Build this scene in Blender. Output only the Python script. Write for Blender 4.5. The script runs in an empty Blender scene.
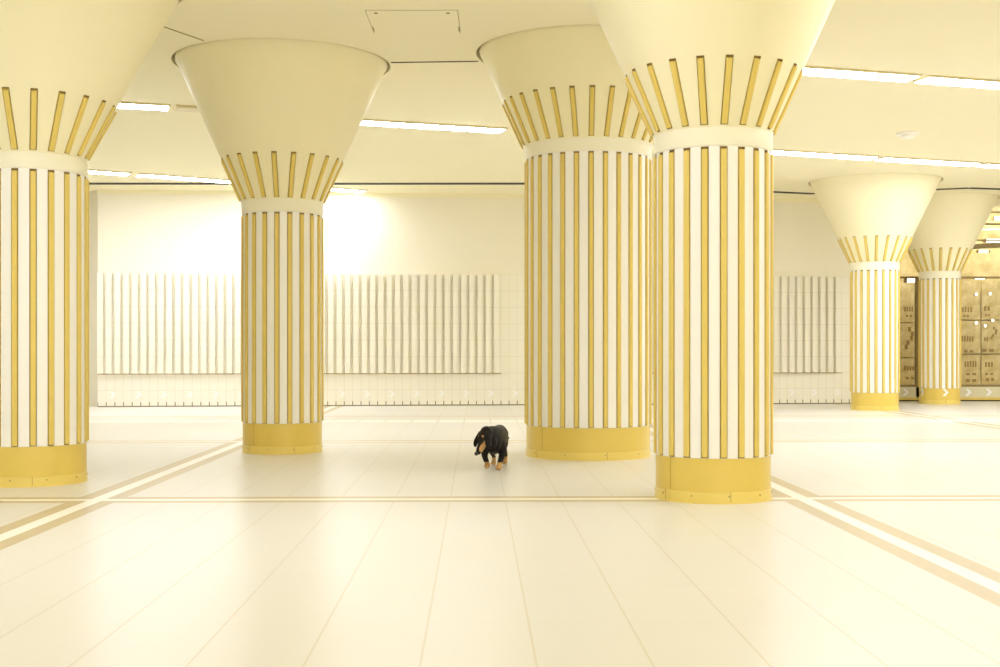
import bpy, bmesh, math, random
from mathutils import Vector, Matrix
random.seed(4)
SC = bpy.context.scene
COL = SC.collection
PI = math.pi
F = 1250.0; HY = 350.0; EYE = 0.75; CEIL = 2.86
WARM = 1.0

# ------------------------------------------------------------------ helpers
def obj(name, bm, mats, parent=None, smooth=False):
    me = bpy.data.meshes.new(name)
    bm.normal_update()
    bm.to_mesh(me); bm.free()
    if not isinstance(mats, (list, tuple)): mats = [mats]
    for m in mats: me.materials.append(m)
    if smooth:
        for p in me.polygons: p.use_smooth = True
        try: me.set_sharp_from_angle(angle=math.radians(35))
        except Exception: pass
    o = bpy.data.objects.new(name, me); COL.objects.link(o)
    if parent: o.parent = parent
    return o
def tag(o, label=None, cat=None, group=None, kind=None):
    if label: o['label'] = label
    if cat: o['category'] = cat
    if group: o['group'] = group
    if kind: o['kind'] = kind
    return o
def empty(name, loc, rz=0.0):
    o = bpy.data.objects.new(name, None); COL.objects.link(o)
    o.location = loc; o.rotation_euler = (0, 0, rz); o.empty_display_size = 0.1
    return o
def copy_tree(o, parent=None):
    c = o.copy(); COL.objects.link(c); c.parent = parent
    for ch in list(o.children): copy_tree(ch, c)
    return c
def box(bm, x0, x1, y0, y1, z0, z1, mi=0, bevel=0.0, mat=None):
    vs = [bm.verts.new(v) for v in ((x0,y0,z0),(x1,y0,z0),(x1,y1,z0),(x0,y1,z0),(x0,y0,z1),(x1,y0,z1),(x1,y1,z1),(x0,y1,z1))]
    fs = [bm.faces.new([vs[i] for i in q]) for q in ((3,2,1,0),(4,5,6,7),(0,1,5,4),(1,2,6,5),(2,3,7,6),(3,0,4,7))]
    for f in fs: f.material_index = mi
    if bevel > 0:
        es = set(e for f in fs for e in f.edges)
        r = bmesh.ops.bevel(bm, geom=list(es), offset=bevel, segments=1, affect='EDGES', profile=0.5)
        for f in r['faces']: f.material_index = mi
    if mat is not None:
        bm.verts.ensure_lookup_table()
        bmesh.ops.transform(bm, matrix=mat, verts=[v for f in bm.faces for v in f.verts])
    return fs
def prism(bm, pts, z0, z1, mi=0):
    lo = [bm.verts.new((x, y, z0)) for x, y in pts]; hi = [bm.verts.new((x, y, z1)) for x, y in pts]
    n = len(pts)
    fs = [bm.faces.new(lo[::-1]), bm.faces.new(hi)]
    for i in range(n): fs.append(bm.faces.new((lo[i], lo[(i+1)%n], hi[(i+1)%n], hi[i])))
    for f in fs: f.material_index = mi
    bmesh.ops.recalc_face_normals(bm, faces=fs)
def lathe(bm, prof, n=96, mi=0, cap=True):
    rings = [[bm.verts.new((r*math.sin(2*PI*k/n), -r*math.cos(2*PI*k/n), z)) for k in range(n)] for r, z in prof]
    for a, b in zip(rings, rings[1:]):
        for k in range(n):
            f = bm.faces.new((a[k], a[(k+1)%n], b[(k+1)%n], b[k])); f.material_index = mi
    if cap:
        bm.faces.new(rings[0][::-1]); bm.faces.new(rings[-1])
def px(x, y, Y):                      # a point of the photograph at a given depth
    return Vector(((x-500)/F*Y, Y, EYE + (HY-y)/F*Y))

# ------------------------------------------------------------------ materials
def new_mat(name):
    m = bpy.data.materials.new(name); m.use_nodes = True
    nt = m.node_tree; nt.nodes.clear()
    out = nt.nodes.new('ShaderNodeOutputMaterial'); b = nt.nodes.new('ShaderNodeBsdfPrincipled')
    nt.links.new(b.outputs[0], out.inputs[0])
    return m, nt, b
class N:                              # tiny node-math wrapper
    def __init__(s, nt): s.nt = nt
    def m(s, op, a, b=None, clamp=False):
        n = s.nt.nodes.new('ShaderNodeMath'); n.operation = op; n.use_clamp = clamp
        for i, v in enumerate((a, b)):
            if v is None: continue
            if isinstance(v, (int, float)): n.inputs[i].default_value = v
            else: s.nt.links.new(v, n.inputs[i])
        return n.outputs[0]
    def near(s, a, c, w):             # 1 where |a-c|<w
        return s.m('LESS_THAN', s.m('ABSOLUTE', s.m('SUBTRACT', a, c)), w)
    def joint(s, a, pitch, off, w):   # 1 on the joint lines of a grid
        t = s.m('FRACT', s.m('DIVIDE', s.m('SUBTRACT', a, off - pitch*1000.5), pitch))
        return s.m('LESS_THAN', s.m('ABSOLUTE', s.m('SUBTRACT', t, 0.5)), w/pitch/2)
    def mix(s, f, a, b):
        n = s.nt.nodes.new('ShaderNodeMix'); n.data_type = 'RGBA'
        if isinstance(f, (int, float)): n.inputs[0].default_value = f
        else: s.nt.links.new(f, n.inputs[0])
        for i, v in ((6, a), (7, b)):
            if isinstance(v, tuple): n.inputs[i].default_value = (*v, 1)
            else: s.nt.links.new(v, n.inputs[i])
        return n.outputs[2]
    def coords(s, kind='Object'):
        t = s.nt.nodes.new('ShaderNodeTexCoord'); x = s.nt.nodes.new('ShaderNodeSeparateXYZ')
        s.nt.links.new(t.outputs[kind], x.inputs[0]); return t.outputs[kind], x.outputs
    def noise(s, vec, scale, detail=4, rough=0.55):
        n = s.nt.nodes.new('ShaderNodeTexNoise'); s.nt.links.new(vec, n.inputs['Vector'])
        n.inputs['Scale'].default_value = scale; n.inputs['Detail'].default_value = detail; n.inputs['Roughness'].default_value = rough
        return n.outputs[0]
def bump(nt, b, h, strength=0.1, dist=0.01):
    n = nt.nodes.new('ShaderNodeBump'); n.inputs['Strength'].default_value = strength; n.inputs['Distance'].default_value = dist
    nt.links.new(h, n.inputs['Height']); nt.links.new(n.outputs[0], b.inputs['Normal'])
def plain(name, c, rough=0.5, var=0.04, scale=6.0, spec=0.5, metal=0.0):
    m, nt, b = new_mat(name); k = N(nt); v, _ = k.coords()
    f = k.noise(v, scale)
    d = tuple(max(0, x*(1-var*2.2)) for x in c); u = tuple(min(1, x*(1+var)) for x in c)
    nt.links.new(k.mix(f, d, u), b.inputs['Base Color'])
    b.inputs['Roughness'].default_value = rough; b.inputs['Specular IOR Level'].default_value = spec; b.inputs['Metallic'].default_value = metal
    return m
def emit(name, c, s):
    m = bpy.data.materials.new(name); m.use_nodes = True; nt = m.node_tree; nt.nodes.clear()
    out = nt.nodes.new('ShaderNodeOutputMaterial'); e = nt.nodes.new('ShaderNodeEmission')
    e.inputs[0].default_value = (*c, 1); e.inputs[1].default_value = s
    nt.links.new(e.outputs[0], out.inputs[0]); return m

LAMP = 31.0
WHITE = (0.91, 0.895, 0.85)
M_white = plain('white_enamel', WHITE, 0.32, 0.012, 3)
M_cone = plain('capital_paint', (0.905, 0.845, 0.575), 0.42, 0.015, 2.5)
M_ceil = plain('ceiling_paint', (0.925, 0.87, 0.62), 0.7, 0.012, 0.8, 0.3)
M_plaster = plain('wall_plaster', (0.90, 0.855, 0.71), 0.6, 0.03, 0.9, 0.3)
M_gold = plain('gold_paint', (0.76, 0.58, 0.14), 0.38, 0.03, 9)
M_base = plain('ochre_paint', (0.76, 0.57, 0.12), 0.30, 0.03, 5)
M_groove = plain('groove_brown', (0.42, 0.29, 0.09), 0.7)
M_skirt = plain('skirt_paint', (0.82, 0.645, 0.17), 0.32, 0.03, 5)
M_ring = plain('ring_paint', (0.905, 0.865, 0.69), 0.4, 0.012, 3)
M_dark = plain('dark_gap', (0.025, 0.017, 0.007), 0.8)
M_seam = plain('joint_line', (0.42, 0.33, 0.14), 0.8)
M_screw = plain('screw_steel', (0.36, 0.26, 0.08), 0.5)
M_housing = plain('lamp_housing', (0.70, 0.60, 0.33), 0.5)
M_lamp = emit('lamp_light', (0.955, 0.985, 1.10), LAMP)
M_unlit = plain('unlit_diffuser', (0.80, 0.72, 0.48), 0.4)
M_mark = plain('chevron_white', (0.95, 0.94, 0.90), 0.4)
M_plastic = plain('white_plastic', (0.93, 0.91, 0.85), 0.35)

def floor_mat():
    m, nt, b = new_mat('floor_tiles'); k = N(nt); v, s = k.coords()
    t = 0.0184
    u = k.m('ADD', s[0], k.m('MULTIPLY', s[1], t)); w = k.m('SUBTRACT', s[1], k.m('MULTIPLY', s[0], t))
    base = k.mix(k.noise(v, 1.3, 5), (0.755, 0.74, 0.705), (0.77, 0.755, 0.72))
    # each tile a hair different
    comb = nt.nodes.new('ShaderNodeCombineXYZ')
    nt.links.new(k.m('FLOOR', k.m('DIVIDE', k.m('SUBTRACT', u, 0.142), 0.277)), comb.inputs[0])
    nt.links.new(k.m('FLOOR', k.m('DIVIDE', w, 0.555)), comb.inputs[1])
    wn = nt.nodes.new('ShaderNodeTexWhiteNoise'); wn.noise_dimensions = '2D'; nt.links.new(comb.outputs[0], wn.inputs['Vector'])
    base = k.mix(k.m('MULTIPLY', wn.outputs['Value'], 0.25), base, (0.765, 0.73, 0.655))
    ju = k.joint(u, 0.277, 0.142, 0.006); jw = k.joint(w, 0.555, 0.1, 0.004)
    base = k.mix(k.m('MULTIPLY', ju, 0.36), base, (0.52, 0.42, 0.22))
    base = k.mix(k.m('MULTIPLY', jw, 0.16), base, (0.52, 0.42, 0.22))
    tan = white = None
    for src, c in ((u, -1.903), (u, 1.644), (u, 5.08), (w, 6.29), (w, 10.27), (w, 14.15)):
        a = k.near(src, c, 0.118); d = k.near(src, c, 0.036)
        tan = a if tan is None else k.m('MAXIMUM', tan, a)
        white = d if white is None else k.m('MAXIMUM', white, d)
    tact = k.m('MULTIPLY', k.near(w, 13.2, 0.21), k.m('SUBTRACT', 1.0, k.joint(u, 0.277, 0.142, 0.02)))
    tancol = k.mix(k.noise(v, 14, 3), (0.53, 0.43, 0.25), (0.60, 0.50, 0.31))
    base = k.mix(tan, base, tancol)
    base = k.mix(k.m('MAXIMUM', white, tact), base, (0.95, 0.93, 0.86))
    nt.links.new(base, b.inputs['Base Color'])
    b.inputs['Specular IOR Level'].default_value = 0.45
    r = k.m('ADD', 0.28, k.m('MULTIPLY', k.noise(v, 2, 2), 0.06)); nt.links.new(r, b.inputs['Roughness'])
    bump(nt, b, k.m('SUBTRACT', 1.0, ju), 0.05, 0.002)
    return m
M_floor = floor_mat()

def tile_mat(name, c, skirting):
    m, nt, b = new_mat(name); k = N(nt); v, s = k.coords()
    base = k.mix(k.noise(v, 2.0, 3), tuple(x*0.96 for x in c), c)
    jx = k.joint(s[0], 0.111, 0.0, 0.006); jz = k.joint(s[2], 0.222, 0.438, 0.006)
    base = k.mix(k.m('MULTIPLY', k.m('MAXIMUM', jx, jz), 0.24), base, (0.40, 0.32, 0.16))
    if skirting:
        low = k.m('LESS_THAN', s[2], 0.062)
        tick = k.m('MULTIPLY', low, k.joint(s[0], 0.111, 0.0, 0.012))
        tick = k.m('MAXIMUM', tick, k.m('LESS_THAN', s[2], 0.014))
        base = k.mix(k.m('MULTIPLY', tick, 0.9), base, (0.16, 0.11, 0.04))
    nt.links.new(base, b.inputs['Base Color']); b.inputs['Roughness'].default_value = 0.28
    return m
M_tile = tile_mat('wall_tiles', (0.90, 0.865, 0.74), True)
M_rib = tile_mat('rib_tiles', (0.90, 0.865, 0.74), False)

def mottled(name, a, c, scale):
    m, nt, b = new_mat(name); k = N(nt); v, _ = k.coords()
    n = k.noise(v, scale, 8, 0.65)
    n = k.m('MULTIPLY', k.m('SUBTRACT', n, 0.33), 2.6, True)
    nt.links.new(k.mix(n, a, c), b.inputs['Base Color']); b.inputs['Roughness'].default_value = 0.5
    return m
M_board = mottled('board_print', (0.55, 0.41, 0.15), (0.90, 0.80, 0.50), 6.5)
M_back = mottled('display_backing', (0.50, 0.37, 0.14), (0.88, 0.77, 0.46), 3.0)
M_ink = plain('brown_ink', (0.36, 0.23, 0.07), 0.7, 0.12, 14)
M_rail = plain('bronze_rail', (0.30, 0.22, 0.09), 0.35, 0.05, 6, 0.5, 0.3)
M_spot = emit('spot_light', (1.0, 0.98, 0.92), 5.0)
M_tube = emit('streak_glow', (1.0, 0.98, 0.95), 6.0)  # glow of the added tubes that imitate reflected streaks
def glass_mat():
    m = bpy.data.materials.new('pane_glass'); m.use_nodes = True; nt = m.node_tree; nt.nodes.clear()
    out = nt.nodes.new('ShaderNodeOutputMaterial'); tr = nt.nodes.new('ShaderNodeBsdfTransparent'); gl = nt.nodes.new('ShaderNodeBsdfGlossy')
    tr.inputs[0].default_value = (0.97, 0.96, 0.92, 1); gl.inputs['Roughness'].default_value = 0.04
    fr = nt.nodes.new('ShaderNodeFresnel'); fr.inputs[0].default_value = 1.5
    mx = nt.nodes.new('ShaderNodeMixShader')
    nt.links.new(fr.outputs[0], mx.inputs[0]); nt.links.new(tr.outputs[0], mx.inputs[1]); nt.links.new(gl.outputs[0], mx.inputs[2])
    nt.links.new(mx.outputs[0], out.inputs[0]); return m
M_glass = glass_mat()

# ------------------------------------------------------------------ setting: floor, walls
bm = bmesh.new(); box(bm, -11, 11, -6, 20, -0.2, 0.0); tag(obj('floor', bm, M_floor), kind='structure')

COLS = {  # x in photo, depth, shaft radius, slats, first slat angle, neck bottom, neck top, slot top
    'A': (31, 7.12, 0.303, 20, 2.0), 'B': (282.5, 9.25, 0.29, 20, 10.2), 'C': (588, 8.90, 0.44, 28, 2.7),
    'D': (712.8, 6.37, 0.29, 20, 10.3), 'E': (874.8, 15.7, 0.29, 20, 2.9), 'F': (939.7, 17.5, 0.272, 20, 2.0)}
SLOPE = {'A': 0.53, 'E': 0.475, 'F': 0.475}
NECK = {'F': 0.284}
def rim_r(k): return NECK.get(k, 0.305) + SLOPE.get(k, 0.4585)*(2.872-1.848)
def col_pos(k):
    x, d = COLS[k][:2]; return ((x-500)/F*d, d)
# ceiling with a round opening over every capital
bm = bmesh.new()
loops = []
def ring(pts):
    vs = [bm.verts.new((x, y, CEIL)) for x, y in pts]
    return [bm.edges.new((vs[i], vs[(i+1) % len(vs)])) for i in range(len(vs))]
es = ring([(-11, -6), (11, -6), (11, 20), (-11, 20)])
for k in COLS:
    cx, cy = col_pos(k)
    hole = rim_r(k) + 0.022
    es += ring([(cx + hole*math.cos(2*PI*i/72), cy + hole*math.sin(2*PI*i/72)) for i in range(72)])
bmesh.ops.triangle_fill(bm, use_beauty=True, use_dissolve=False, edges=es)
r = bmesh.ops.extrude_face_region(bm, geom=bm.faces[:])
bmesh.ops.translate(bm, verts=[v for v in r['geom'] if isinstance(v, bmesh.types.BMVert)], vec=(0, 0, 0.16))
bmesh.ops.recalc_face_normals(bm, faces=bm.faces[:])
ceiling = tag(obj('ceiling', bm, M_ceil), kind='structure')
def gap_line(name, pts, w, mat, z=CEIL):
    bm = bmesh.new()
    for (x0, y0), (x1, y1) in zip(pts, pts[1:]):
        d = Vector((x1-x0, y1-y0)); n = Vector((-d.y, d.x)).normalized()*w/2
        prism(bm, [(x0-n.x, y0-n.y), (x1-n.x, y1-n.y), (x1+n.x, y1+n.y), (x0+n.x, y0+n.y)], z-0.003, z+0.001)
    return obj(name, bm, mat, ceiling)
gap_line('ceiling_joint', [(-0.80, 9.17), (-0.16, 9.13)], 0.022, M_dark)
gap_line('ceiling_joint', [(-2.02, 8.52), (-2.55, 7.40)], 0.014, M_seam)
gap_line('ceiling_joint', [(-5.6, 15.84), (-2.2, 15.86), (0.45, 15.84)], 0.17, M_dark)
gap_line('ceiling_joint', [(2.9, 16.42), (4.25, 16.88)], 0.13, M_dark)
gap_line('ceiling_joint', [(5.35, 16.58), (6.1, 16.28), (6.7, 16.42)], 0.13, M_dark)

# back wall, in its own frame: x along the wall, -y towards the room
P0 = Vector((-5.29, 16.44, 0)); ANG = math.atan(0.10)
bm = bmesh.new()
prism(bm, [(0, 0), (10.62, 0), (10.62, 0.55), (0.2, 0.55), (-0.28, 0.42)], 0, CEIL)
wall_back = obj('wall_back', bm, M_plaster); tag(wall_back, kind='structure')
wall_back.location = P0; wall_back.rotation_euler = (0, 0, ANG)
bm = bmesh.new(); box(bm, 0, 10.62, -0.014, 0.002, 0, 1.771); obj('tile_field', bm, M_tile, wall_back)
bm = bmesh.new(); box(bm, 0, 10.62, -0.03, 0.002, CEIL-0.052, CEIL); obj('cornice', bm, M_ceil, wall_back)
def ribs(s0, n):
    bm = bmesh.new()
    for i in range(n):
        x = s0 + i*0.111
        a = [(x+0.004, -0.012), (x+0.010, -0.080), (x+0.078, -0.074), (x+0.084, -0.012)]
        prism(bm, a, 0.438, 1.765)
    bm2 = obj('rib_tiles', bm, M_rib, wall_back)
ribs(0.0, 48); ribs(0.111*64, 27)
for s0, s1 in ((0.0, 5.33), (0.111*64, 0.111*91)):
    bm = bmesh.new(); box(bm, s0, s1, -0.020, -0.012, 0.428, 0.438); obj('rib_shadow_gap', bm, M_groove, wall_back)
def chevron_bm(s=1.0):
    bm = bmesh.new(); w, h, t = 0.045*s, 0.045*s, 0.042*s
    pts = [(-w, h), (-w+t, h), (w, 0), (-w+t, -h), (-w, -h), (w-t, 0)]
    lo = [bm.verts.new((x, 0, z)) for x, z in pts]; hi = [bm.verts.new((x, -0.003, z)) for x, z in pts]
    for tri in ((0, 1, 2, 5), (5, 2, 3, 4)):
        bm.faces.new([hi[i] for i in tri]); bm.faces.new([lo[i] for i in tri[::-1]])
    n = len(pts)
    for i in range(n): bm.faces.new((lo[i], lo[(i+1) % n], hi[(i+1) % n], hi[i]))
    bmesh.ops.recalc_face_normals(bm, faces=bm.faces[:]); return bm
chev = obj('chevron_mark', chevron_bm(), M_mark, wall_back); first = True
for s in [0.19+0.333*i for i in list(range(0, 6))+list(range(9, 17))] + [9.39, 9.71, 10.04]:
    c = chev if first else chev.copy()
    if not first: COL.objects.link(c); c.parent = wall_back
    first = False
    c.location = (s, -0.0142, 0.162)
# return wall left of the corner and the rest of the shell
bm = bmesh.new(); prism(bm, [(-5.60, 16.82), (-11, 16.95), (-11, 17.4), (-5.56, 17.3)], 0, CEIL); tag(obj('wall_alcove', bm, M_plaster), kind='structure')
bm = bmesh.new(); box(bm, -11.2, -11, -6, 20, 0, CEIL); tag(obj('wall_left', bm, M_plaster), kind='structure')
bm = bmesh.new(); box(bm, 11, 11.2, -6, 20, 0, CEIL); tag(obj('wall_right', bm, M_plaster), kind='structure')
bm = bmesh.new(); box(bm, -11.2, 11.2, -6.2, -6, 0, CEIL); tag(obj('wall_rear', bm, M_plaster), kind='structure')
bm = bmesh.new(); box(bm, -11.2, 11.2, 19.6, 19.8, 0, CEIL); tag(obj('wall_far', bm, M_plaster), kind='structure')

# ------------------------------------------------------------------ columns
def pocket_body(bm, prof, zlo, zhi, n, phase, w, depth):
    """body of revolution (prof: (r,z) list containing zlo and zhi) with n recessed slots between zlo and zhi"""
    pitch = 2*PI/n; sub = 4
    def vert(r, a, z): return bm.verts.new((r*math.sin(a), -r*math.cos(a), z))
    rings = []
    for r, z in prof:
        rr = []
        for i in range(n):
            c = phase + i*pitch; ha = (w/2)/max(r, 1e-3)
            rr.append(vert(r, c-ha, z)); rr.append(vert(r, c+ha, z))
            for j in range(1, sub): rr.append(vert(r, c+ha + (pitch-2*ha)*j/sub, z))
        rings.append(rr)
    per = sub+1; tot = per*n
    for (a, (r0, z0)), (b, (r1, z1)) in zip(zip(rings, prof), list(zip(rings, prof))[1:]):
        for k in range(tot):
            slot = (k % per == 0) and z0 >= zlo-1e-6 and z1 <= zhi+1e-6
            q = (a[k], a[(k+1) % tot], b[(k+1) % tot], b[k])
            if not slot: bm.faces.new(q)
            else:
                inn = [bm.verts.new((v.co.x*(1-depth/rv), v.co.y*(1-depth/rv), v.co.z)) for v, rv in zip(q, (r0, r0, r1, r1))]
                fs = [bm.faces.new(inn), bm.faces.new((q[0], inn[0], inn[3], q[3])), bm.faces.new((q[1], q[2], inn[2], inn[1]))]
                if abs(z0-zlo) < 1e-6: fs.append(bm.faces.new((q[0], q[1], inn[1], inn[0])))
                if abs(z1-zhi) < 1e-6: fs.append(bm.faces.new((q[3], inn[3], inn[2], q[2])))
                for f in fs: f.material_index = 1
    return rings
def slat_bm(r0, z0, r1, z1, w, inner, outer):
    """one flat bar with softened front edges, lying on the body at angle 0 (towards -y)"""
    bm = bmesh.new(); c = 0.005
    sl = Vector((0, -(r1-r0), z1-z0)).normalized(); nrm = Vector((0, -sl.z, sl.y)).normalized()
    if nrm.y > 0: nrm = -nrm
    sect = [(-w/2, -inner), (-w/2, outer-c), (-w/2+c, outer), (w/2-c, outer), (w/2, outer-c), (w/2, -inner)]
    rows = []
    for r, z in ((r0, z0), (r1, z1)):
        p = Vector((0, -r, z)); rows.append([bm.verts.new(p + nrm*d + Vector((x, 0, 0))) for x, d in sect])
    n = len(sect)
    for i in range(n): bm.faces.new((rows[0][i], rows[0][(i+1) % n], rows[1][(i+1) % n], rows[1][i]))
    bm.faces.new(rows[0][::-1]); bm.faces.new(rows[1])
    bmesh.ops.recalc_face_normals(bm, faces=bm.faces[:]); return bm
LABELS = {
 'A': 'foremost left column with flared cream capital, cut off by the left edge of the photo',
 'B': 'gold-striped column with flared cream capital standing left of the dog',
 'C': 'thickest gold-striped column, standing just right of the dog behind the nearest column',
 'D': 'nearest gold-striped column right of centre, its ochre base lowest on the floor',
 'E': 'small distant gold-striped column right of the ribbed tile wall with bright capital',
 'F': 'farthest small column at right, standing in front of the brown display window'}
def build_column(key):
    x, d, r, n, ph = COLS[key]
    cx, cy = col_pos(key)
    def cone_r(z): return NECK.get(key, 0.305) + SLOPE.get(key, 0.4585)*(z-1.848)
    view = math.atan2(cx, cy)                       # column faces the viewer with this slat phase
    root = empty('column', (cx, cy, 0), -view)
    tag(root, LABELS[key], 'column', 'gold-striped columns with flared capitals', 'thing')
    phase = math.radians(ph)
    zt, zr = (1.742, 1.836) if r < 0.4 else (2.098, 2.186)
    cs0, cs1 = (1.845, 2.151) if r < 0.4 else (2.195, 2.508)
    w = 0.0295
    # shaft
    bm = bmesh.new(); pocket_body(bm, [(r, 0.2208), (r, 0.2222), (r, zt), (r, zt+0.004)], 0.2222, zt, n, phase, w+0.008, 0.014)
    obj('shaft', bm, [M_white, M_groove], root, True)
    # neck ring
    rt = cone_r(zr)
    bm = bmesh.new(); lathe(bm, [(r-0.02, zt+0.004), (r+0.004, zt+0.004), (r+0.008, zt+0.014), (max(r+0.008, rt-0.012), zr-0.03), (rt, zr), (rt-0.03, zr)], 120, 0, False)
    obj('neck_ring', bm, M_ring, root, True)
    # capital
    prof = [(rt, zr), (cone_r(cs0), cs0)]
    for i in range(1, 4): z = cs0 + (cs1-cs0)*i/3; prof.append((cone_r(z), z))
    for z in (2.60, 2.68, 2.75, 2.80): 
        if z > cs1+0.02: prof.append((cone_r(z), z))
    rim = rim_r(key)
    prof += [(rim-0.022, 2.832), (rim-0.007, 2.852), (rim, 2.872), (rim-0.005, 2.90), (rim-0.03, 2.96)]
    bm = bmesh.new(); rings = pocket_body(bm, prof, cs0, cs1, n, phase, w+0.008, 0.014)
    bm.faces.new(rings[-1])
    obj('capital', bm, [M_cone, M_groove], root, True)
    # slats: one bar copied round the shaft, one round the capital
    sA = obj('slat', slat_bm(r, 0.2275, r, zt-0.015, w, 0.0135, 0.012), M_gold, root)
    sB = obj('capital_slat', slat_bm(cone_r(cs0+0.006), cs0+0.006, cone_r(cs1-0.012), cs1-0.012, w, 0.0115, 0.012), M_gold, root)
    for s in (sA, sB):
        for i in range(n):
            c = s if i == 0 else s.copy()
            if i: COL.objects.link(c); c.parent = root
            c.rotation_euler = (0, 0, phase + i*2*PI/n)
    # base drum, skirt, seams and screws
    rb = r-0.001
    bm = bmesh.new(); lathe(bm, [(rb-0.006, 0.052), (rb, 0.055), (rb, 0.2205), (rb-0.02, 0.2215)], 120); obj('base', bm, M_base, root, True)
    bm = bmesh.new(); lathe(bm, [(rb+0.009, 0.0), (rb+0.009, 0.003), (rb+0.0035, 0.006), (rb+0.003, 0.052), (rb-0.004, 0.057)], 120); sk = obj('skirt', bm, M_skirt, root, True)
    for a in ((-0.92, 0.30) if key != 'A' else (0.02,)):
        bm = bmesh.new(); box(bm, -0.0012, 0.0012, -(rb+0.0042), -(rb+0.001), 0.006, 0.056); o = obj('skirt_seam', bm, M_screw, sk); o.rotation_euler[2] = a
        bm = bmesh.new(); box(bm, -0.001, 0.001, -(rb+0.001), -(rb-0.004), 0.06, 0.2195); o = obj('base_seam', bm, M_groove, root); o.rotation_euler[2] = a+(0.12 if a < 0 else 1.6)
    for i in range(10):
        bm = bmesh.new(); bmesh.ops.create_cone(bm, cap_ends=True, segments=8, radius1=0.0042, radius2=0.0036, depth=0.004,
              matrix=Matrix.Translation((0, -(rb+0.0045), 0.036)) @ Matrix.Rotation(PI/2, 4, 'X'))
        o = obj('screw', bm, M_screw, sk); o.rotation_euler[2] = 0.27 + i*2*PI/10
    if key == 'F':
        for pxx in (923.5, 945.5):
            c = chev.copy(); COL.objects.link(c); c.parent = root
            t = math.asin((pxx-940)/F*17.3/(rb+0.002)); c.rotation_euler = (0, 0, t); c.scale = (0.95, 1, 1.1)
            c.location = (math.sin(t)*(rb+0.002), -math.cos(t)*(rb+0.002), 0.165)
    return root
for k in COLS: build_column(k)

# ------------------------------------------------------------------ ceiling lamps
def make_lamp(lit):
    root = empty('ceiling_lamp', (0, 0, CEIL))
    L = 0.5
    bm = bmesh.new(); box(bm, -L, L, -0.105, 0.105, -0.016, 0.0, 0, 0.002); obj('housing', bm, M_housing, root)
    bm = bmesh.new(); box(bm, -L+0.014, L-0.014, -0.085, 0.098, -0.0215, -0.0162); obj('diffuser', bm, M_lamp if lit else M_unlit, root)
    return root
LAMPS = [
 (1.88, 9.27, 3.20, 9.655, True, 'lit lamp at upper right, its left end hidden behind the nearest column capital'),
 (3.26, 9.68, 4.60, 10.09, True, 'lit lamp at upper right running out of the photo'),
 (2.80, 13.20, 4.09, 13.68, True, 'first lit lamp right of the nearest column, in the lower right row'),
 (4.16, 13.71, 5.39, 14.14, True, 'middle lit lamp of the lower right row, above the distant bright column'),
 (5.46, 14.17, 6.75, 14.63, True, 'last lit lamp of the lower right row, cut by the photo edge'),
 (-1.29, 11.50, 0.04, 11.96, True, 'lit lamp between the two middle column capitals'),
 (-4.10, 10.45, -2.86, 10.83, True, 'lit lamp with its left end behind the foremost left capital'),
 (-2.82, 10.84, -1.38, 11.34, False, 'dark unlit lamp tucked behind the capital of the column left of the dog'),
 (-5.67, 14.22, -4.42, 14.93, True, 'lit lamp near the back wall, left one beside the foremost left column'),
 (-4.35, 14.97, -3.10, 15.74, True, 'lit lamp near the back wall, ending behind the column left of the dog'),
 (-3.05, 15.77, -1.80, 16.55, True, 'lit lamp touching the back wall, above the bright patch of plaster'),
]
protos = {}
for x0, y0, x1, y1, lit, lab in LAMPS:
    if lit not in protos: protos[lit] = o = make_lamp(lit)
    else: o = copy_tree(protos[lit])
    o.location = ((x0+x1)/2, (y0+y1)/2, CEIL)
    o.rotation_euler = (0, 0, math.atan2(y1-y0, x1-x0))
    o.scale = (math.hypot(x1-x0, y1-y0), 1, 1)
    tag(o, 'white ' + lab if lit else lab, 'ceiling lamp', 'linear ceiling lamps')
# the rows go on beyond the frame: unseen area lights, strengths tuned per row to fill columns and ceiling
def row_light(x, y, ang, power):
    l = bpy.data.lights.new('unseen_row_light', 'AREA'); l.shape = 'RECTANGLE'; l.size = 1.35; l.size_y = 0.22; l.energy = power; l.color = (0.955, 0.985, 1.10)
    o = bpy.data.objects.new('unseen_row_light', l); COL.objects.link(o)
    o.location = (x, y, CEIL-0.03); o.rotation_euler = (0, 0, ang)
PW = 1.35*0.2*LAMP*PI
m = math.atan(0.33)
for x in (6.0, 7.4, 8.8): row_light(x, 10.1+(x-4.6)*0.33, m, PW*0.5)
for x in (7.5, 8.9): row_light(x, 14.63+(x-6.75)*0.33, m, PW)
row_light(-6.45, 13.75, math.atan(0.57), PW)  # added unseen light that brightens the return wall
for base, k in ((5.25, 0.57), (1.8, 0.01), (-1.7, 0.48), (-5.2, 2.0)):  # rear rows added and strengthened to light the column fronts
    for x in (-8.4, -7.0, -4.6, -3.2, -1.7, -0.35, 2.65, 4.05, 5.45, 6.85, 8.25):
        y = base + x*0.33
        if -5.6 < y < 7.2: row_light(x, y, m, PW*k)

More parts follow.
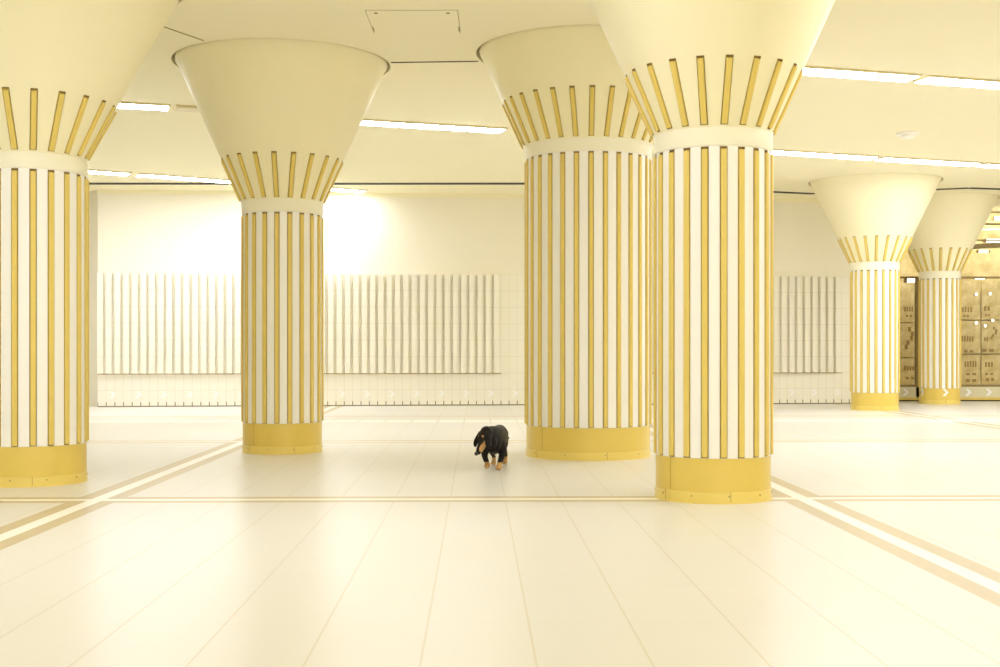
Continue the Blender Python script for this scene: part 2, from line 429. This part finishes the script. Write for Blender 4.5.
# ------------------------------------------------------------------ detector and hatch
root = empty('smoke_detector', (*px(908, 133.5, 12.15).xy, CEIL)); tag(root, 'small round white detector on the ceiling between the two right lamp rows', 'smoke detector')
bm = bmesh.new(); lathe(bm, [(0.11, 0.0), (0.11, -0.012), (0.098, -0.018)], 40); obj('base_plate', bm, M_plastic, root, True)
bm = bmesh.new(); lathe(bm, [(0.072, -0.018), (0.066, -0.045), (0.045, -0.056), (0.01, -0.058)], 40); obj('dome', bm, M_plastic, root, True)
hx0, hx1, hy0, hy1 = -0.835, -0.265, 7.76, 8.32
root = empty('access_hatch', ((hx0+hx1)/2, (hy0+hy1)/2, CEIL)); tag(root, 'flush square access hatch in the ceiling between the two middle capitals', 'access hatch')
w, h = (hx1-hx0)/2, (hy1-hy0)/2
bm = bmesh.new(); box(bm, -w, w, -h, h, -0.004, 0.0, 0, 0.0015); obj('hatch_panel', bm, M_ceil, root)
bm = bmesh.new()
for a in ((-w-0.004, -w, -h, h), (w, w+0.004, -h, h), (-w, w, h, h+0.004), (-w, w, -h-0.004, -h)): box(bm, *a, -0.002, 0.0)
obj('hatch_frame', bm, M_seam, root)
for x in (-w+0.06, w-0.06):
    bm = bmesh.new(); lathe(bm, [(0.012, -0.004), (0.012, -0.008), (0.006, -0.009)], 16); o = obj('latch', bm, M_screw, root); o.location = (x, -h+0.05, 0)
for x in (-w+0.004, w-0.004):
    bm = bmesh.new(); box(bm, -0.004, 0.004, -0.05, 0.05, -0.008, -0.004); o = obj('hinge', bm, M_screw, root); o.location = (x, h-0.12, 0)

# ------------------------------------------------------------------ display window at the far right
YW = 18.36
win = empty('window_1', (5.30, YW, 0)); tag(win, kind='structure')
def wx(p): return (p-500)/F*YW - 5.30
def wz(y): return EYE + (HY-y)/F*YW
def win_part(name, x0, x1, y0, y1, z0, z1, mat):
    bm = bmesh.new(); box(bm, x0, x1, y0, y1, z0, z1); return obj(name, bm, mat, win)
win_part('backing', 0, 4.6, 0.62, 0.70, 0, CEIL, M_back)
win_part('plinth', 0, 4.6, -0.03, 0.60, 0.02, 0.21, plain('plinth_stone', (0.74, 0.68, 0.46), 0.45))
win_part('sill', 0, 4.6, -0.045, 0.02, 0.018, 0.055, M_gold)
win_part('kick_gap', 0, 4.6, -0.04, 0.0, 0.0, 0.018, M_dark)
win_part('rail', 0, 4.6, -0.02, 0.02, 0.21, 0.235, M_rail)
win_part('rail', 0, 4.6, -0.02, 0.02, wz(278.5), wz(276.5), M_rail)
win_part('rail', 0, 4.6, -0.02, 0.02, wz(241), wz(239.5), M_rail)
win_part('rail', 0, 4.6, -0.02, 0.02, wz(225), wz(223.3), M_rail)
win_part('rail', 0, 4.6, -0.02, 0.02, wz(213), wz(211.8), M_rail)
win_part('head_rail', 0, 4.6, -0.03, 0.03, wz(203), wz(200.5), M_rail)
win_part('post', wx(915.5), wx(918.5), -0.03, 0.04, 0.05, wz(277), M_rail)
bm = bmesh.new(); box(bm, wx(960), wx(1012), 0.10, 0.16, 0, 0.075); o = obj('beam', bm, M_rail, win); o.location = (0, 0, wz(255.5)); o.rotation_euler = (0, -0.06, 0); 
win_part('glass_pane', 0, 4.6, -0.006, 0.006, 0.235, wz(203), M_glass)
for p in (905, 967.5, 988):
    c = chev.copy(); COL.objects.link(c); c.parent = win; c.location = (wx(p), -0.031, 0.132); c.scale = (1.05, 1, 1.15)
# side wall of the recess
bm = bmesh.new(); prism(bm, [(5.22, 17.3), (5.30, 17.3), (5.30, 19.0), (5.22, 19.0)], 0, CEIL); tag(obj('wall_recess', bm, M_plaster), kind='structure')
# printed boards standing behind the pane
YB = YW + 0.55
def bx(p): return (p-500)/F*YB
def bz(y): return EYE + (HY-y)/F*YB
def board(x0, x1, y0, y1, figs, label):
    root = empty('display_board', (bx((x0+x1)/2), YB, bz(y1))); w = (bx(x1)-bx(x0))/2; h = bz(y0)-bz(y1)
    tag(root, label, 'display board', 'brown printed boards in the display window')
    bm = bmesh.new(); box(bm, -w, w, 0, 0.025, 0, h, 0, 0.003); obj('panel', bm, M_board, root)
    cx = (x0+x1)/2
    bm = bmesh.new()
    def pb(xa, xb, ya, yb): box(bm, bx(xa)-bx(cx), bx(xb)-bx(cx), -0.002, 0.001, bz(yb)-bz(y1), bz(ya)-bz(y1))
    for kind, fx, fy, fw, fh in figs:
        if kind == 'bars':
            n = max(2, int(fw/2.4))
            for i in range(n): pb(fx+fw*i/n, fx+fw*(i+0.62)/n, fy+random.uniform(-.4, .4), fy+fh)
        elif kind == 'dots':
            for i in range(2): pb(fx+i*fw*0.62, fx+i*fw*0.62+fw*0.38, fy, fy+fh)
        else:
            for i in range(5): pb(fx+fw*0.4*math.sin(i*1.2), fx+fw*0.4*math.sin(i*1.2)+fw*0.35, fy+fh*i/5, fy+fh*(i+1.05)/5)
    obj('printed_figure', bm, M_ink, root)
board(897, 914.5, 281, 322, [('bars', 904, 307, 10, 4.5), ('dots', 906, 315, 6, 2)], 'brown printed board left of the farthest column, topmost of three')
board(897, 914.5, 323.5, 357, [('curve', 908, 327, 8, 22)], 'brown printed board left of the farthest column with a curved figure, middle of three')
board(897, 914.5, 358.5, 384.5, [('bars', 904, 366, 11, 4.5), ('dots', 906, 377, 8, 2.4)], 'brown printed board left of the farthest column, lowest of three')
board(961, 980.5, 281, 319.5, [('bars', 962, 307, 11, 5), ('dots', 963, 315, 6, 2)], 'brown printed board just right of the farthest column, topmost of three')
board(961, 980.5, 321, 353.5, [('bars', 961.5, 336, 13, 5.5), ('dots', 964, 350, 9, 2.4)], 'brown printed board just right of the farthest column, middle of three')
board(961, 980.5, 355, 384.5, [('bars', 964.5, 361, 13, 6), ('dots', 966, 373, 10, 2.2), ('dots', 966, 379, 10, 3)], 'brown printed board just right of the farthest column, lowest of three')
board(981.5, 1003, 281, 319.5, [('bars', 984, 306, 7, 5), ('dots', 985, 314, 5, 2)], 'brown printed board at the right edge of the photo, topmost of three')
board(981.5, 1003, 321, 353.5, [('bars', 984, 337, 5, 4), ('dots', 981.8, 349, 12, 3), ('curve', 993, 327, 6, 12)], 'brown printed board at the right edge of the photo, middle of three')
board(981.5, 1003, 355, 384.5, [('bars', 985, 362, 9, 5), ('dots', 985, 373, 8, 2), ('dots', 986, 378, 8, 3)], 'brown printed board at the right edge of the photo, lowest of three')
# added unseen fill lights that brighten the boards
for i, x in enumerate((6.4, 8.4)):
    l = bpy.data.lights.new('display_fill_light', 'AREA'); l.shape = 'RECTANGLE'; l.size = 1.8; l.size_y = 0.12; l.energy = 20; l.color = (1.0, 0.97, 0.88)
    o = bpy.data.objects.new('display_fill_light', l); COL.objects.link(o); o.location = (x, YW+0.12, CEIL-0.06); o.rotation_euler = (0.25, 0, 0)
def tube(x0, x1, y, label, th=0.03):  # glowing tube added in place of a white streak reflected in the glass
    root = empty('streak_tube', (bx((x0+x1)/2), YB-0.3, bz(y))); w = (bx(x1)-bx(x0))/2; tag(root, label, 'lamp', 'white tubes imitating reflections in the display window')
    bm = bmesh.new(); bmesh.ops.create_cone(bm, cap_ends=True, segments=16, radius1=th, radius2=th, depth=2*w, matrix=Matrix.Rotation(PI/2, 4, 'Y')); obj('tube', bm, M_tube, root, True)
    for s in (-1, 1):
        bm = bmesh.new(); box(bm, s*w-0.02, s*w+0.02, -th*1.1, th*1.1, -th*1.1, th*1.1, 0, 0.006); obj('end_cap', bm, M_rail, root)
tube(985, 1010, 220.5, 'white tube imitating a reflection high in the display window, topmost at the right edge', 0.028)
tube(977, 1010, 242.5, 'white tube imitating a reflection in the display window, second from the top at right', 0.026)
tube(970, 981, 253, 'short white tube imitating a reflection under the dark beam in the display window', 0.018)
tube(966, 978, 279.2, 'short white tube imitating a reflection on the rail right of the farthest column', 0.014)
tube(899, 914, 281.5, 'white tube imitating a reflection on the rail left of the farthest column', 0.03)
for i, (x, y, lab) in enumerate(((974, 294.5, 'round white spot lamp high on the display boards, left of a pair'), (988, 294, 'round white spot lamp high on the display boards, right of a pair'),
      (974, 323, 'round white spot lamp above the middle boards, left of three'), (983, 326, 'round white spot lamp above the middle boards, lowest of three'), (990.5, 320.5, 'round white spot lamp above the middle boards, right of three'))):
    root = empty('spot_lamp', (bx(x), YB-0.09, bz(y))); tag(root, lab, 'lamp', 'white spot lamps in the display window')
    bm = bmesh.new(); bmesh.ops.create_uvsphere(bm, u_segments=12, v_segments=8, radius=0.019); obj('bulb', bm, M_spot, root, True)
    bm = bmesh.new(); box(bm, -0.008, 0.008, 0.015, 0.088, -0.008, 0.008); obj('bracket', bm, M_rail, root)

# ------------------------------------------------------------------ dog
def tube_pts(bm, pts, n=18):
    """lofted tube: pts = (centre, half width, half height); sections stand across the path; rounded ends"""
    P = [Vector(p[0]) for p in pts]; rings = []
    def frame(i):
        t = (P[min(i+1, len(P)-1)] - P[max(i-1, 0)]).normalized()
        up = Vector((0, 0, 1)) if abs(t.z) < 0.85 else Vector((1, 0, 0))
        s = t.cross(up).normalized(); return t, s, s.cross(t).normalized()
    secs = []
    t, s, u = frame(0); a, b = pts[0][1:]
    for k in (0.15, 0.5, 0.82): c = math.sqrt(1-(1-k)**2); secs.append((P[0]-t*min(a, b)*(1-k), s, u, a*c, b*c))
    for i in range(len(P)):
        t, s, u = frame(i); secs.append((P[i], s, u, pts[i][1], pts[i][2]))
    t, s, u = frame(len(P)-1); a, b = pts[-1][1:]
    for k in (0.82, 0.5, 0.15): c = math.sqrt(1-(1-k)**2); secs.append((P[-1]+t*min(a, b)*(1-k), s, u, a*c, b*c))
    for c, s, u, a, b in secs: rings.append([bm.verts.new(c + s*a*math.cos(2*PI*i/n) + u*b*math.sin(2*PI*i/n)) for i in range(n)])
    fs = []
    for q, w in zip(rings, rings[1:]):
        for i in range(n): fs.append(bm.faces.new((q[i], q[(i+1) % n], w[(i+1) % n], w[i])))
    fs.append(bm.faces.new(rings[0][::-1])); fs.append(bm.faces.new(rings[-1]))
    bmesh.ops.recalc_face_normals(bm, faces=fs)
def smooth_path(pts, k=3):            # Catmull-Rom refinement of (centre, a, b)
    arr = [(*p[0], p[1], p[2]) for p in pts]; out = []
    for i in range(len(arr)-1):
        p0, p1, p2, p3 = arr[max(i-1, 0)], arr[i], arr[i+1], arr[min(i+2, len(arr)-1)]
        for j in range(k):
            t = j/k
            v = [0.5*((2*b)+(-a+c)*t+(2*a-5*b+4*c-d)*t*t+(-a+3*b-3*c+d)*t**3) for a, b, c, d in zip(p0, p1, p2, p3)]
            out.append((v[:3], v[3], v[4]))
    out.append((arr[-1][:3], arr[-1][3], arr[-1][4])); return out
SK = Vector((0.118, -0.030, 0.224)); NO = Vector((0.172, -0.072, 0.133))
AX = (NO-SK).normalized()
SIDE = Vector((-AX.y, AX.x, 0)).normalized()          # the head's own left
UPH = AX.cross(SIDE).normalized(); UPH = UPH if UPH.z > 0 else -UPH
def head_pt(f, l, u): return SK + AX*f + SIDE*l + UPH*u
bm = bmesh.new()
tube_pts(bm, smooth_path([((0.075, 0, 0.178), 0.036, 0.042), ((0.05, 0, 0.176), 0.056, 0.068), ((0.0, 0, 0.180), 0.066, 0.088), ((-0.09, 0, 0.185), 0.066, 0.084), ((-0.19, 0, 0.192), 0.058, 0.070),
    ((-0.28, -0.008, 0.194), 0.058, 0.070), ((-0.335, -0.012, 0.194), 0.053, 0.066), ((-0.375, 0, 0.198), 0.038, 0.044)]), 24)
tube_pts(bm, smooth_path([((0.0, 0, 0.215), 0.050, 0.058), ((0.05, -0.008, 0.222), 0.046, 0.054), ((0.09, -0.022, 0.228), 0.042, 0.046), (tuple(SK), 0.040, 0.043)]))
# head: skull, stop, tapering muzzle, lower jaw
tube_pts(bm, smooth_path([(tuple(head_pt(-0.018, 0, 0.006)), 0.040, 0.038), (tuple(head_pt(0.012, 0, 0.004)), 0.041, 0.038), (tuple(head_pt(0.042, 0, -0.006)), 0.034, 0.032),
    (tuple(head_pt(0.072, 0, -0.010)), 0.027, 0.026), (tuple(head_pt(0.104, 0, -0.012)), 0.022, 0.022), (tuple(head_pt(0.122, 0, -0.012)), 0.016, 0.017)]))
tube_pts(bm, [(tuple(head_pt(0.03, 0, -0.028)), 0.020, 0.012), (tuple(head_pt(0.07, 0, -0.026)), 0.015, 0.009), (tuple(head_pt(0.10, 0, -0.024)), 0.011, 0.007)])
for s in (-1, 1): tube_pts(bm, [(tuple(head_pt(0.022, s*0.02, 0.026)), 0.009, 0.008), (tuple(head_pt(0.034, s*0.02, 0.020)), 0.007, 0.006)], 10)
# forelegs: picture-right leg planted, picture-left one swinging
tube_pts(bm, smooth_path([((0.0, 0.046, 0.165), 0.032, 0.042), ((-0.005, 0.056, 0.115), 0.026, 0.030), ((0.012, 0.050, 0.072), 0.019, 0.020), ((0.030, 0.042, 0.038), 0.016, 0.016), ((0.042, 0.040, 0.016), 0.016, 0.016)]))
tube_pts(bm, smooth_path([((0.026, 0.040, 0.018), 0.019, 0.015), ((0.050, 0.039, 0.016), 0.022, 0.015), ((0.068, 0.039, 0.014), 0.019, 0.012)]))
tube_pts(bm, smooth_path([((0.0, -0.044, 0.165), 0.032, 0.042), ((0.0, -0.056, 0.118), 0.026, 0.030), ((0.020, -0.052, 0.080), 0.019, 0.020), ((0.016, -0.042, 0.048), 0.016, 0.016), ((0.010, -0.038, 0.034), 0.015, 0.015)]))
tube_pts(bm, smooth_path([((0.000, -0.038, 0.032), 0.017, 0.014), ((0.022, -0.037, 0.024), 0.020, 0.014), ((0.038, -0.037, 0.018), 0.017, 0.012)]))
# hind legs: thigh, knee forward, hock back, paw
for s, dx in ((0.35, -0.05), (-1.25, 0.05)):
    tube_pts(bm, smooth_path([((-0.325, s*0.034, 0.185), 0.032, 0.055), ((-0.300+dx*0.4, s*0.046, 0.135), 0.027, 0.042), ((-0.285+dx*0.7, s*0.046, 0.105), 0.021, 0.026),
        ((-0.330+dx, s*0.042, 0.075), 0.016, 0.018), ((-0.362+dx, s*0.040, 0.058), 0.014, 0.016), ((-0.352+dx, s*0.038, 0.030), 0.013, 0.014), ((-0.345+dx, s*0.038, 0.015), 0.015, 0.013)]))
    tube_pts(bm, [((-0.350+dx, s*0.038, 0.014), 0.016, 0.012), ((-0.322+dx, s*0.037, 0.014), 0.019, 0.012), ((-0.304+dx, s*0.037, 0.012), 0.016, 0.010)])
tube_pts(bm, smooth_path([((-0.36, 0, 0.212), 0.020, 0.020), ((-0.42, 0.0, 0.205), 0.013, 0.013), ((-0.49, 0.01, 0.175), 0.009, 0.009), ((-0.55, 0.015, 0.155), 0.005, 0.005)]))
raw = obj('dog_body_raw', bm, M_dark)
md = raw.modifiers.new('r', 'REMESH'); md.mode = 'VOXEL'; md.voxel_size = 0.0042
ms = raw.modifiers.new('s', 'SMOOTH'); ms.factor = 0.5; ms.iterations = 4
dg = bpy.context.evaluated_depsgraph_get(); dg.update()
me = bpy.data.meshes.new_from_object(raw.evaluated_get(dg)); bpy.data.objects.remove(raw)
M_black = plain('black_coat', (0.011, 0.0075, 0.0045), 0.5, 0.3, 30, 0.22)
M_tan = plain('tan_coat', (0.56, 0.33, 0.115), 0.6, 0.12, 40, 0.3)
M_nose = plain('nose_leather', (0.012, 0.009, 0.008), 0.3)
M_eye = plain('eye_gloss', (0.03, 0.015, 0.006), 0.08)
me.materials.clear(); me.materials.append(M_black); me.materials.append(M_tan)
def tan_at(c):
    q = c - SK; f, l, u = q.dot(AX), q.dot(SIDE), q.dot(UPH)
    if 0.030 < f < 0.116 and abs(l) < 0.034 and -0.055 < u < (0.008 if abs(l) > 0.013 else -0.012): return True   # muzzle sides
    if (f-0.030)**2 + (abs(l)-0.019)**2 < 0.0058**2 and u > 0.012: return True   # eyebrow spots
    if c.z < 0.047: return True                       # feet
    return False
for p in me.polygons:
    p.use_smooth = True
    p.material_index = 1 if tan_at(p.center) else 0
OX, OY, HA = -0.040, 7.86, math.radians(-81)
HEAD = math.atan2(-0.988, -0.155)
dog = empty('dachshund', (OX, OY, 0), HEAD)
tag(dog, 'small black and tan dachshund trotting towards the viewer, head turned down to its right', 'dog')
body = bpy.data.objects.new('body', me); COL.objects.link(body); body.parent = dog
FWH = Vector((AX.x, AX.y, 0)).normalized()
def ear(s, out, wk=1.0):
    """a drooping flap: wide along the head, thin across it"""
    bm = bmesh.new(); n = 14; rings = []
    root_ = head_pt(-0.010, s*0.033, 0.024)
    spec = [(0.0, 0.0, 0.010, 0.006), (0.10, 0.012, 0.020, 0.008), (0.30, 0.040, 0.026, 0.0065), (0.55, 0.062, 0.030, 0.006), (0.80, 0.082, 0.027, 0.0055), (0.95, 0.096, 0.017, 0.005), (1.0, 0.101, 0.006, 0.003)]
    for t, dz, wd, th in spec:
        c = root_ + SIDE*s*out*math.sin(min(1, t*1.15)*PI/2) + Vector((0, 0, -dz)) + FWH*0.008*t
        rings.append([bm.verts.new(c + FWH*wd*wk*math.cos(2*PI*i/n) + SIDE*th*math.sin(2*PI*i/n) + Vector((0, 0, 0.25*wd*math.cos(2*PI*i/n)))) for i in range(n)])
    for q, w_ in zip(rings, rings[1:]):
        for i in range(n): bm.faces.new((q[i], q[(i+1) % n], w_[(i+1) % n], w_[i]))
    bm.faces.new(rings[0][::-1]); bm.faces.new(rings[-1]); bmesh.ops.recalc_face_normals(bm, faces=bm.faces[:])
    o = obj('ear', bm, M_black, dog, True); m_ = o.modifiers.new('s', 'SUBSURF'); m_.levels = m_.render_levels = 1
    return o
ear(-1, 0.044, 0.62); ear(1, 0.012)
def E(f, l, u): return tuple(head_pt(f, l, u))
for s in (-1, 1):
    bm = bmesh.new(); bmesh.ops.create_uvsphere(bm, u_segments=14, v_segments=10, radius=0.0075); o = obj('eye', bm, M_eye, dog, True); o.location = head_pt(0.041, s*0.023, 0.017)
bm = bmesh.new(); bmesh.ops.create_uvsphere(bm, u_segments=14, v_segments=10, radius=0.0125)
o = obj('nose', bm, M_nose, dog, True); o.location = head_pt(0.137, 0, -0.004)

# ------------------------------------------------------------------ world, camera, view
w = bpy.data.worlds.new('world'); w.use_nodes = True; SC.world = w
w.node_tree.nodes['Background'].inputs[0].default_value = (0.05, 0.04, 0.02, 1); w.node_tree.nodes['Background'].inputs[1].default_value = 0.3
cam = bpy.data.cameras.new('camera'); cam.sensor_width = 36; cam.lens = F*36/1000; cam.shift_y = (HY-333.5)/1000
co = bpy.data.objects.new('camera', cam); COL.objects.link(co); co.location = (0, 0, EYE); co.rotation_euler = (PI/2, 0, 0)
SC.camera = co
SC.view_settings.view_transform = 'Standard'; SC.view_settings.look = 'None'; SC.view_settings.gamma = 1.0
SC.view_settings.use_curve_mapping = False; SC.view_settings.exposure = 0.12
SC.cycles.use_adaptive_sampling = False; SC.cycles.max_bounces = 10; SC.cycles.diffuse_bounces = 8
